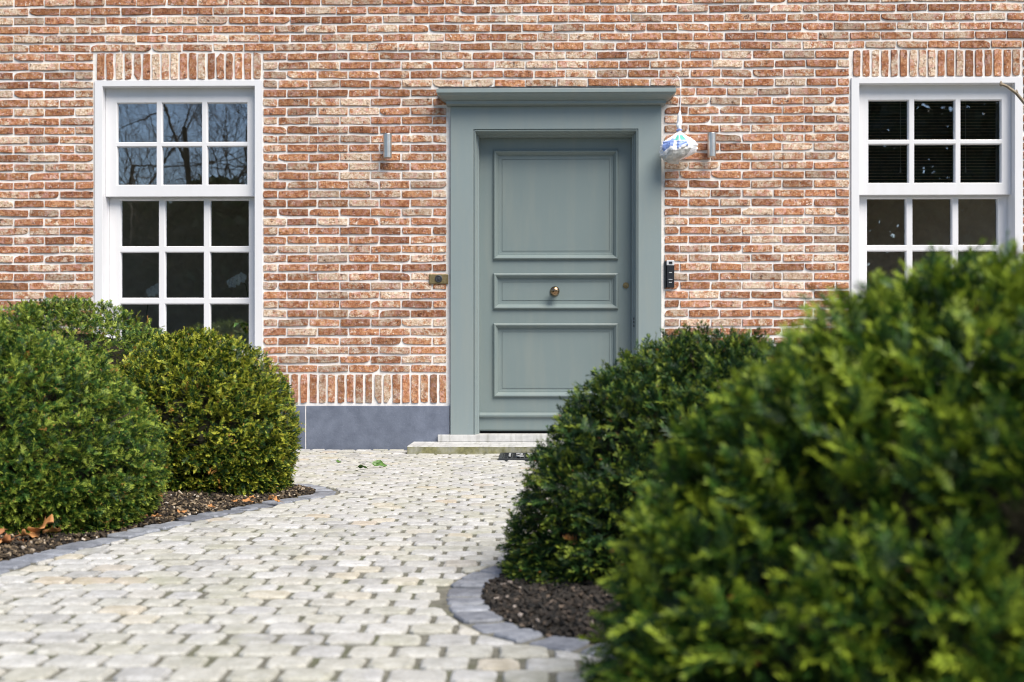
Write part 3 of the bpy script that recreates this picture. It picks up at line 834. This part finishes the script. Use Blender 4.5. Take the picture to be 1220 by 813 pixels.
# ------------------------------------------------------------------ shrubs
def spray(npair, L, nl_, nw, curve, sd):
    """a flat yew shoot along +Y: two ranks of needles and a twig; returns verts, quads, tint offset per quad"""
    g = np.random.default_rng(sd); V, F, T = [], [], []
    def needle(o, dirv, up, l, w, t):
        d = dirv / np.linalg.norm(dirv); s_ = np.cross(d, up); s_ /= np.linalg.norm(s_) + 1e-9
        b = len(V)
        V.extend([o, o + d * l * .45 + s_ * w / 2, o + d * l - up * l * .08, o + d * l * .45 - s_ * w / 2]); F.append((b, b + 1, b + 2, b + 3)); T.append(t)
    def axis(u): return np.array([curve * u * u * L * .6, u * L, -.25 * u * u * L + .12 * u * L])
    for i in range(npair):
        u = (i + .5) / npair; o = axis(u); ang = R(62 - 28 * u)
        l = nl_ * (1 - .35 * u * u) * (.75 + .25 * min(1, u * 5))
        for s_ in (-1, 1):
            d = np.array([s_ * math.sin(ang), math.cos(ang), g.uniform(-.05, .38)]) + g.normal(0, .10, 3)
            needle(o, d, np.array([g.normal(0, .3), 0, 1.]), l * g.uniform(.8, 1.15), nw, -.10 + .55 * max(0, u - .35))
    for q in range(3):
        needle(axis(1.), np.array([g.normal(0, .35), 1, g.normal(.1, .3)]), np.array([g.normal(0, .4), 0, 1.]), nl_ * .75, nw, .36)
    b = len(V); w = nw * .35
    for u in (0, .5, 1):
        a = axis(u); V.extend([a + np.array([w, 0, 0]), a - np.array([w, 0, 0])])
    F.extend([(b, b + 2, b + 3, b + 1), (b + 2, b + 4, b + 5, b + 3)]); T.extend([.05, .1])
    return np.array(V), np.array(F), np.array(T)

def lump(p, seed, f):
    return np.array([mnoise.noise(Vector((a * f + seed, b * f, c_ * f))) for a, b, c_ in p])
def shrub(name, label, cx, cy, rx, ry, h, z0, mat, count, npair, L, nl_, nw, seed, tipmean=.34, tipvar=.2, brown=.02, lumpy=.05, droop=0., face=(0, -1), wild=.85):
    g = np.random.default_rng(seed)
    root = tag(empty(name, (cx, cy, 0)), label, 'shrub', 'clipped yew shrubs flanking the path')
    # directions on a dome, denser on the side of the path
    n0 = int(count * 2.5); d = g.normal(size=(n0, 3)); d /= np.linalg.norm(d, axis=1)[:, None]
    d[:, 2] = np.where(d[:, 2] < -.93, -d[:, 2], d[:, 2])
    facing = d[:, 0] * face[0] + d[:, 1] * face[1]
    hollow = lump(d, seed * 5.3, 8.) + .5 * lump(d, seed * 4.1, 17.)
    keep = g.uniform(size=n0) < np.clip(.62 + .6 * facing, .22, 1) * np.clip(1.0 + 3.4 * (hollow + .02), .07, 1)
    d = d[keep][:count]; n = len(d)
    def surf(d, scale=1.):
        zc = np.where(d[:, 2] > 0, z0 + d[:, 2] * (h - z0), z0 + d[:, 2] * z0)
        low = np.clip(-d[:, 2], 0, 1)
        rad = np.where(d[:, 2] > 0, 1., 1.)
        hor = np.sqrt(np.maximum(1e-6, 1 - d[:, 2] ** 2))
        hor = np.where(d[:, 2] > 0, hor, 1 - .14 * low ** 1.6)
        a = np.arctan2(d[:, 1], d[:, 0])
        p = np.stack([rx * hor * np.cos(a), ry * hor * np.sin(a), zc], 1)
        k_ = 1 + lumpy * lump(d, seed * 3.1, 2.6) + lumpy * .8 * lump(d, seed * 1.7, 6.) + lumpy * 1.0 * lump(d, seed * 2.3, 13.)
        c0 = np.array([0, 0, z0 * .8])
        return c0 + (p - c0) * (k_ * scale)[:, None]
    depth = g.uniform(0, 1, n) ** 1.2 * .13
    p = surf(d) ; nrm = p - np.array([0, 0, z0 * .6]); nrm[:, 2] *= .8; nrm /= np.linalg.norm(nrm, axis=1)[:, None]
    depth = depth * np.clip(.35 + p[:, 2] / .3, .35, 1)
    pos = p - nrm * (depth + L * .75 + .16 * np.clip(-hollow[keep][:count] - .05, 0, 1))[:, None]
    rnd = g.normal(size=(n, 3)); rnd /= np.linalg.norm(rnd, axis=1)[:, None]
    skirt = np.clip((pos[:, 2] - .04) / .30, -.4, 1)
    dr = nrm * .75 + rnd * wild * (.55 + .45 * np.clip(skirt, 0, 1))[:, None] + np.array([0, 0, 1.]) * (.36 * skirt - droop)[:, None]; dr /= np.linalg.norm(dr, axis=1)[:, None]
    up = nrm * .4 + np.array([0, 0, .7]) + g.normal(size=(n, 3)) * .35
    sx = np.cross(dr, up); sx /= np.linalg.norm(sx, axis=1)[:, None] + 1e-9
    up = np.cross(sx, dr)
    sc = g.uniform(.7, 1.25, n)
    clump = lump(d, seed * 7.7, 7.)
    tint = np.clip(g.normal(tipmean, tipvar, n) + .16 * clump + .08 * nrm[:, 2], 0, .86)
    isb = g.uniform(size=n) < .3 * (brown - .004) * np.clip(1 + 3 * clump, .2, 3); tint[isb] = 1.
    tmpl = [spray(npair, L, nl_, nw, cv, seed * 10 + q) for q, cv in enumerate((-.5, -.2, .1, .35, .6, 0.))]
    which = g.integers(0, len(tmpl), n)
    VV, FF, TT, base = [], [], [], 0
    for q, (V, F, T) in enumerate(tmpl):
        s_ = which == q
        Bm = np.stack([sx[s_], dr[s_], up[s_]], 1) * sc[s_][:, None, None]
        W = np.einsum('vk,nkj->nvj', V, Bm) + pos[s_][:, None, :]
        W[:, :, 2] = np.maximum(W[:, :, 2], .012)
        m_ = s_.sum(); f_ = F[None] + (np.arange(m_) * len(V))[:, None, None] + base
        t_ = tint[s_][:, None] + T[None] * (tint[s_] < .9)[:, None] + g.normal(0, .05, (m_, len(T)))
        t_ = np.where(tint[s_][:, None] < .9, np.clip(t_, 0, .88), 1.)
        t_ = np.where(g.uniform(size=t_.shape) < brown * .6, .95, t_)
        VV.append(W.reshape(-1, 3)); FF.append(f_.reshape(-1, 4)); TT.append(t_.reshape(-1)); base += m_ * len(V)
    VV, FF, TT = np.vstack(VV), np.vstack(FF), np.concatenate(TT)
    me = bpy.data.meshes.new('foliage')
    me.vertices.add(len(VV)); me.vertices.foreach_set('co', VV.astype(np.float32).ravel())
    me.loops.add(len(FF) * 4); me.loops.foreach_set('vertex_index', FF.astype(np.int32).ravel())
    me.polygons.add(len(FF)); me.polygons.foreach_set('loop_start', (np.arange(len(FF)) * 4).astype(np.int32))
    at = me.attributes.new('tint', 'FLOAT', 'FACE'); at.data.foreach_set('value', TT.astype(np.float32))
    me.materials.append(mat); me.update(calc_edges=True)
    o = bpy.data.objects.new('foliage', me); COL.objects.link(o); o.parent = root
    # solid dark core added to block the view through, standing in for inner twigs
    nu, nv = 40, 20; dv = []
    for i in range(nv + 1):
        for j in range(nu):
            zz = -1 + 2 * i / nv; hh = math.sqrt(max(0, 1 - zz * zz)); dv.append((hh * math.cos(2 * math.pi * j / nu), hh * math.sin(2 * math.pi * j / nu), zz))
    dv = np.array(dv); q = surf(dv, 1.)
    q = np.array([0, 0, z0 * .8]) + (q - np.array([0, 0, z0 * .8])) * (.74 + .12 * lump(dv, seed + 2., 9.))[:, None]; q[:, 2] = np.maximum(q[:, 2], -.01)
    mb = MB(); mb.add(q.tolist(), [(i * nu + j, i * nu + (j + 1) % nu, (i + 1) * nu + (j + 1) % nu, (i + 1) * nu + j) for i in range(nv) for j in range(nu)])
    mb.build('dark_core', INNER, root)
    tb = MB()
    for q_ in range(26):
        i = g.integers(0, n); e = pos[i]; s0 = np.array([g.normal(0, .04), g.normal(0, .04), 0.])
        mid = s0 * .5 + e * .5 + np.array([0, 0, .08])
        tb.tube([s0, s0 * .8 + mid * .2 + np.array([0, 0, .05]), mid, e], [.014, .011, .007, .003], 5)
    tb.build('stem', BARK, root)
    return root

shrub('yew_shrub', 'blurred dark yew mound closest to the camera, filling the lower right corner', .82, -6.50, .725, .71, .785, .03, YEW_A, 28000, 8, .045, .0185, .0036, 3, .36, .26, .004, .040, .0, (-.45, -.9), .8)
shrub('yew_shrub', 'dark dome yew in the curved bed, overlapping the lower right of the door', .522, -4.99, .602, .59, .708, .03, YEW_B, 24000, 7, .034, .016, .0032, 5, .28, .24, .010, .028, .06, (-.5, -.87), .85)
shrub('yew_shrub', 'large light green yew dome at the left picture edge, in front of the other two', -2.07, -3.94, .675, .66, .762, .19, YEW_C, 34000, 5, .027, .0145, .0030, 8, .38, .28, .02, .020, .0, (.6, -.8), 1.0)
shrub('yew_shrub', 'round yellow-tipped yew below the left window, rightmost of the left three', -1.568, -2.87, .487, .487, .765, .28, YEW_D, 22000, 5, .026, .0135, .0036, 9, .40, .29, .02, .020, 0., (.5, -.87), 1.0)
shrub('yew_shrub', 'half hidden yew behind the two left domes, its top touching the window corner', -2.64, -1.72, .80, .72, .975, .3, YEW_C, 17000, 5, .030, .016, .0040, 12, .44, .27, .02, .022, 0., (.4, -.9), 1.0)

# bare shrub outside the right edge whose twig crosses the right window
r = tag(empty('bare_shrub', (2.285, -3.3, .035)), 'leafless shrub whose single pale twig crosses the right window corner', 'shrub')
def twig(mb, pts, r0, r1):
    c_ = [Vector(p) for p in pts]; n = len(c_)
    mb.tube(c_, [r0 + (r1 - r0) * i / (n - 1) for i in range(n)], 7)
tw = MB()
twig(tw, [(0, 0, -.02), (.03, 0, .35), (.05, .0, .8), (.03, .0, 1.18), (-.05, 0, 1.38), (-.155, 0, 1.545), (-.19, 0, 1.66), (-.235, 0, 1.715), (-.275, 0, 1.745), (-.30, 0, 1.755)], .012, .0052)
twig(tw, [(.05, 0, 1.12), (-.02, .01, 1.36), (-.11, .01, 1.52), (-.165, .0, 1.60)], .0065, .0045)
twig(tw, [(-.19, 0, 1.66), (-.205, -.005, 1.70), (-.203, -.008, 1.725)], .0045, .003)
twig(tw, [(0, 0, -.02), (.12, .1, .5), (.3, .15, 1.1), (.42, .2, 1.6)], .011, .004)
twig(tw, [(0, 0, -.02), (.1, -.1, .4), (.32, -.2, .9), (.6, -.2, 1.35)], .010, .004)
tw.build('stem', TWIG, r)
for (x, y_, z) in ((-.30, 0, 1.755), (-.235, 0, 1.718), (-.19, 0, 1.662), (-.11, 0, 1.49), (-.05, 0, 1.39), (-.203, -.008, 1.725)):
    bd = MB(); bd.lathe([(.0, -.012), (.006, -.006), (.0075, 0), (.005, .008), (0, .014)], (x, y_, z), 'z', 8); bd.build('bud', TWIG, r)

# ------------------------------------------------------------------ orchids on the window board
def orchid(x, y_, z, h, pot_r, label, pot_mat, flip=1, fl=((0, 0), (.035, .02), (-.03, -.015))):
    r = tag(empty('orchid', (x, y_, z)), label, 'plant', 'white orchids behind the left window')
    m = MB(); ph = pot_r * 1.9
    m.lathe([(.0, 0.001), (pot_r * .72, .001), (pot_r * .95, ph * .45), (pot_r, ph * .8), (pot_r * .92, ph), (pot_r * .86, ph), (pot_r * .85, ph * .85), (0, ph * .84)], (0, 0, 0), 'z', 28)
    m.build('pot', pot_mat, r, True)
    for k_ in range(5):
        a = k_ * 1.3 + .4; Lf = random.uniform(.13, .19); vs = []
        for i in range(9):
            t = i / 8; w = .03 * math.sin(math.pi * min(1, t * .92 + .08)) ** .7
            rr = t * Lf; zz = ph * .9 + .10 * math.sin(t * 2.3) - .03 * t * t
            c_ = Vector((math.cos(a) * rr, math.sin(a) * rr, zz)); s_ = Vector((-math.sin(a), math.cos(a), 0)) * w
            vs += [c_ - s_ + Vector((0, 0, .008)), c_, c_ + s_ + Vector((0, 0, .008))]
        fs = []
        for i in range(8):
            for q in range(2): fs.append((i * 3 + q, i * 3 + q + 1, i * 3 + q + 4, i * 3 + q + 3))
        m = MB(); m.add(vs, fs); m.build('leaf', GREEN, r, True)
    m = MB(); top = Vector((flip * .07, -.03, h))
    m.tube([(0, 0, ph * .85), (flip * -.015, 0, ph + (h - ph) * .5), (flip * .01, -.01, h - .03), (flip * .04, -.02, h + .005), top], [.0035, .003, .0028, .0025, .002], 6)
    m.build('stem', GREEN, r)
    PET = simple('orchid_petal', (.88, .88, .84), .5, 0, .03)
    for (dx, dz) in fl:
        m = MB(); c0 = top + Vector((dx, -.01, dz))
        for k_ in range(5):
            a = math.pi / 2 + k_ * 2 * math.pi / 5; w = .024 if k_ in (1, 4) else .016; Lp = .042
            vs = []
            for i in range(6):
                t = i / 5; ww = w * math.sin(math.pi * (t * .9 + .06)) ** .8
                c_ = c0 + Vector((math.cos(a) * Lp * t, -.012 * math.sin(t * 2.2), math.sin(a) * Lp * t)); s_ = Vector((-math.sin(a), 0, math.cos(a))) * ww
                vs += [c_ - s_, c_ + Vector((0, -.005, 0)), c_ + s_]
            fs = []
            for i in range(5):
                for q in range(2): fs.append((i * 3 + q, i * 3 + q + 1, i * 3 + q + 4, i * 3 + q + 3))
            m.add(vs, fs)
        m.lathe([(0, -.02), (.006, -.012), (.005, 0)], (c0.x, c0.y, c0.z), 'y', 8)
        m.build('flower', PET, r, True)
GLAZE = simple('dark_grey_glaze', (.16, .18, .20), .3); WG = simple('pale_glaze', (.5, .53, .6), .25)
orchid(-2.055, .225, .633, .555, .095, 'white orchid in a dark grey round pot at the right of the left window', GLAZE, -1)
orchid(-2.775, .225, .633, .49, .05, 'white orchid in a small pale pot at the left of the left window', WG, 1)

# ------------------------------------------------------------------ garden behind the camera, mirrored in the panes
def bare_tree(x, y_, H, seed, label):
    g = random.Random(seed); root = tag(empty('bare_tree', (x, y_, 0)), label, 'tree', 'bare trees across the garden')
    tr, cr = MB(), MB()
    def grow(mb, p, d, L, r0, lev):
        n = 5; pts = [p]; dd = d.copy()
        for i in range(n):
            dd = (dd + Vector((g.gauss(0, .16), g.gauss(0, .16), g.gauss(.05, .10)))).normalized(); pts.append(pts[-1] + dd * L / n)
        rad = [r0 * (1 - .55 * i / n) for i in range(n + 1)]
        mb.tube(pts, rad, 7 if lev < 2 else 4 if lev < 3 else 3, 0, False)
        if lev >= 4: return
        for q in range((7, 7, 7, 7)[lev]):
            t = g.uniform(.3, 1.0); i = min(n - 1, int(t * n)); b = pts[i].lerp(pts[i + 1], t * n - i)
            ax = Vector((g.gauss(0, 1), g.gauss(0, 1), g.gauss(.1, .6))).normalized()
            nd_ = (dd * .75 + ax * .85).normalized()
            grow(cr, b, nd_, L * g.uniform(.5, .72), rad[i] * g.uniform(.42, .62), lev + 1)
    grow(tr, Vector((0, 0, 0)), Vector((g.gauss(0, .05), g.gauss(0, .05), 1)), H * .55, H * .011, 0)
    tr.build('trunk', BARK, root, True); cr.build('crown', BARK, root, True)
bare_tree(-9.3, -25.5, 13, 4, 'tall leafless tree across the garden, mirrored in the left window')
bare_tree(-12.6, -27.5, 12, 21, 'slimmer leafless tree further left across the garden')
bare_tree(-7.0, -24.5, 11, 33, 'smaller leafless tree across the garden, nearest the path')
EVG = foliage_mat('dark_evergreen', (.010, .022, .009), (.016, .036, .012), (.03, .06, .018))
def evergreen(x, y_, H, rad, seed, label, group, cone=True, n=5200):
    g = np.random.default_rng(seed); root = tag(empty('conifer_tree' if cone else 'evergreen_hedge', (x, y_, 0)), label, 'tree' if cone else 'hedge', group)
    z = g.uniform(.02, 1, n) ** (1.15 if cone else 1.); a = g.uniform(0, 2 * math.pi, n)
    prof = (1 - z) ** .75 * (.75 + .25 * np.sin(z * 40)) if cone else np.sqrt(np.clip(1.02 - z ** 6, 0, 1))
    rr = rad * prof * np.sqrt(g.uniform(.25, 1, n)) * (1 + .2 * np.sin(a * 3 + seed))
    c_ = np.stack([rr * np.cos(a), rr * np.sin(a), z * H], 1)
    s_ = g.uniform(.12, .28, n)
    u = g.normal(size=(n, 3)); u /= np.linalg.norm(u, axis=1)[:, None]; w = g.normal(size=(n, 3)); w = np.cross(u, w); w /= np.linalg.norm(w, axis=1)[:, None]
    V = np.stack([c_ - u * s_[:, None], c_ + w * s_[:, None] * .5, c_ + u * s_[:, None], c_ - w * s_[:, None] * .5], 1).reshape(-1, 3)
    me = bpy.data.meshes.new('crown'); me.from_pydata(V.tolist(), [], [(4 * i, 4 * i + 1, 4 * i + 2, 4 * i + 3) for i in range(n)])
    at = me.attributes.new('tint', 'FLOAT', 'FACE'); at.data.foreach_set('value', g.uniform(0, .8, n).astype(np.float32)); me.materials.append(EVG)
    o = bpy.data.objects.new('crown' if cone else 'foliage', me); COL.objects.link(o); o.parent = root
    t = MB(); t.tube([(0, 0, 0), (.05, 0, H * .4), (0, .04, H * .92)], [.16, .1, .03], 8); t.build('trunk', BARK, root)
for i, (x, H, rd) in enumerate(((6.9, 10.5, 2.7), (9.7, 13.5, 3.6), (12.4, 14.5, 3.8), (15.2, 13.0, 3.5), (18.3, 11.0, 3.0))):
    evergreen(x, -24.5 - (i % 2) * 1.6, H, rd, 40 + i, ['short dark conifer closest to the path behind the camera', 'tall dark conifer second from the path behind the camera', 'tallest dark conifer in the middle of the row behind the camera',
              'broad dark conifer fourth from the path behind the camera', 'outermost dark conifer of the row behind the camera'][i], 'conifers across the garden', True, 15000)
for i in range(6):
    evergreen(-16.5 + i * 2.1, -22.5 - .3 * (i % 2), 4.75 + .55 * math.sin(i * 2.1), 1.5, 60 + i, 'dense dark evergreen bush in the hedge behind the camera', 'evergreen hedge across the garden', False, 6500)

# ------------------------------------------------------------------ light, sky, camera
S = Vector((.46, -.56, .95)).normalized()
world = bpy.data.worlds.new('World'); scene.world = world; world.use_nodes = True
nt = world.node_tree; bg = nt.nodes['Background']
sky = nt.nodes.new('ShaderNodeTexSky'); sky.sky_type = 'NISHITA'; sky.sun_disc = False
sky.sun_elevation = math.asin(S.z); sky.sun_rotation = math.atan2(S.x, S.y)
sky.air_density = 1.0; sky.dust_density = .6; sky.ozone_density = 2.6
nt.links.new(sky.outputs[0], bg.inputs[0]); bg.inputs[1].default_value = .09
sl = bpy.data.lights.new('sun', 'SUN'); sl.energy = 4.1; sl.angle = R(38); sl.color = (1, .93, .82)
so = bpy.data.objects.new('sun', sl); COL.objects.link(so); so.rotation_euler = S.to_track_quat('Z', 'Y').to_euler(); so.location = (5, -8, 8)

cam = bpy.data.cameras.new('camera'); co_ = bpy.data.objects.new('camera', cam); COL.objects.link(co_)
co_.location = (0, -8.5, .6155); co_.rotation_euler = (R(90), 0, R(1.0))
cam.sensor_width = 36; cam.lens = 1450 / 1220 * 36; cam.shift_y = 23.5 / 1220; cam.clip_end = 1000; cam.clip_start = .05
cam.dof.use_dof = True; cam.dof.focus_distance = 6.3; cam.dof.aperture_fstop = 3.4
scene.camera = co_
scene.view_settings.view_transform = 'Standard'; scene.view_settings.look = 'None'; scene.view_settings.gamma = 1; scene.view_settings.use_curve_mapping = False
scene.view_settings.exposure = .72
scene.cycles.use_denoising = True
scene.cycles.filter_width = 1.0
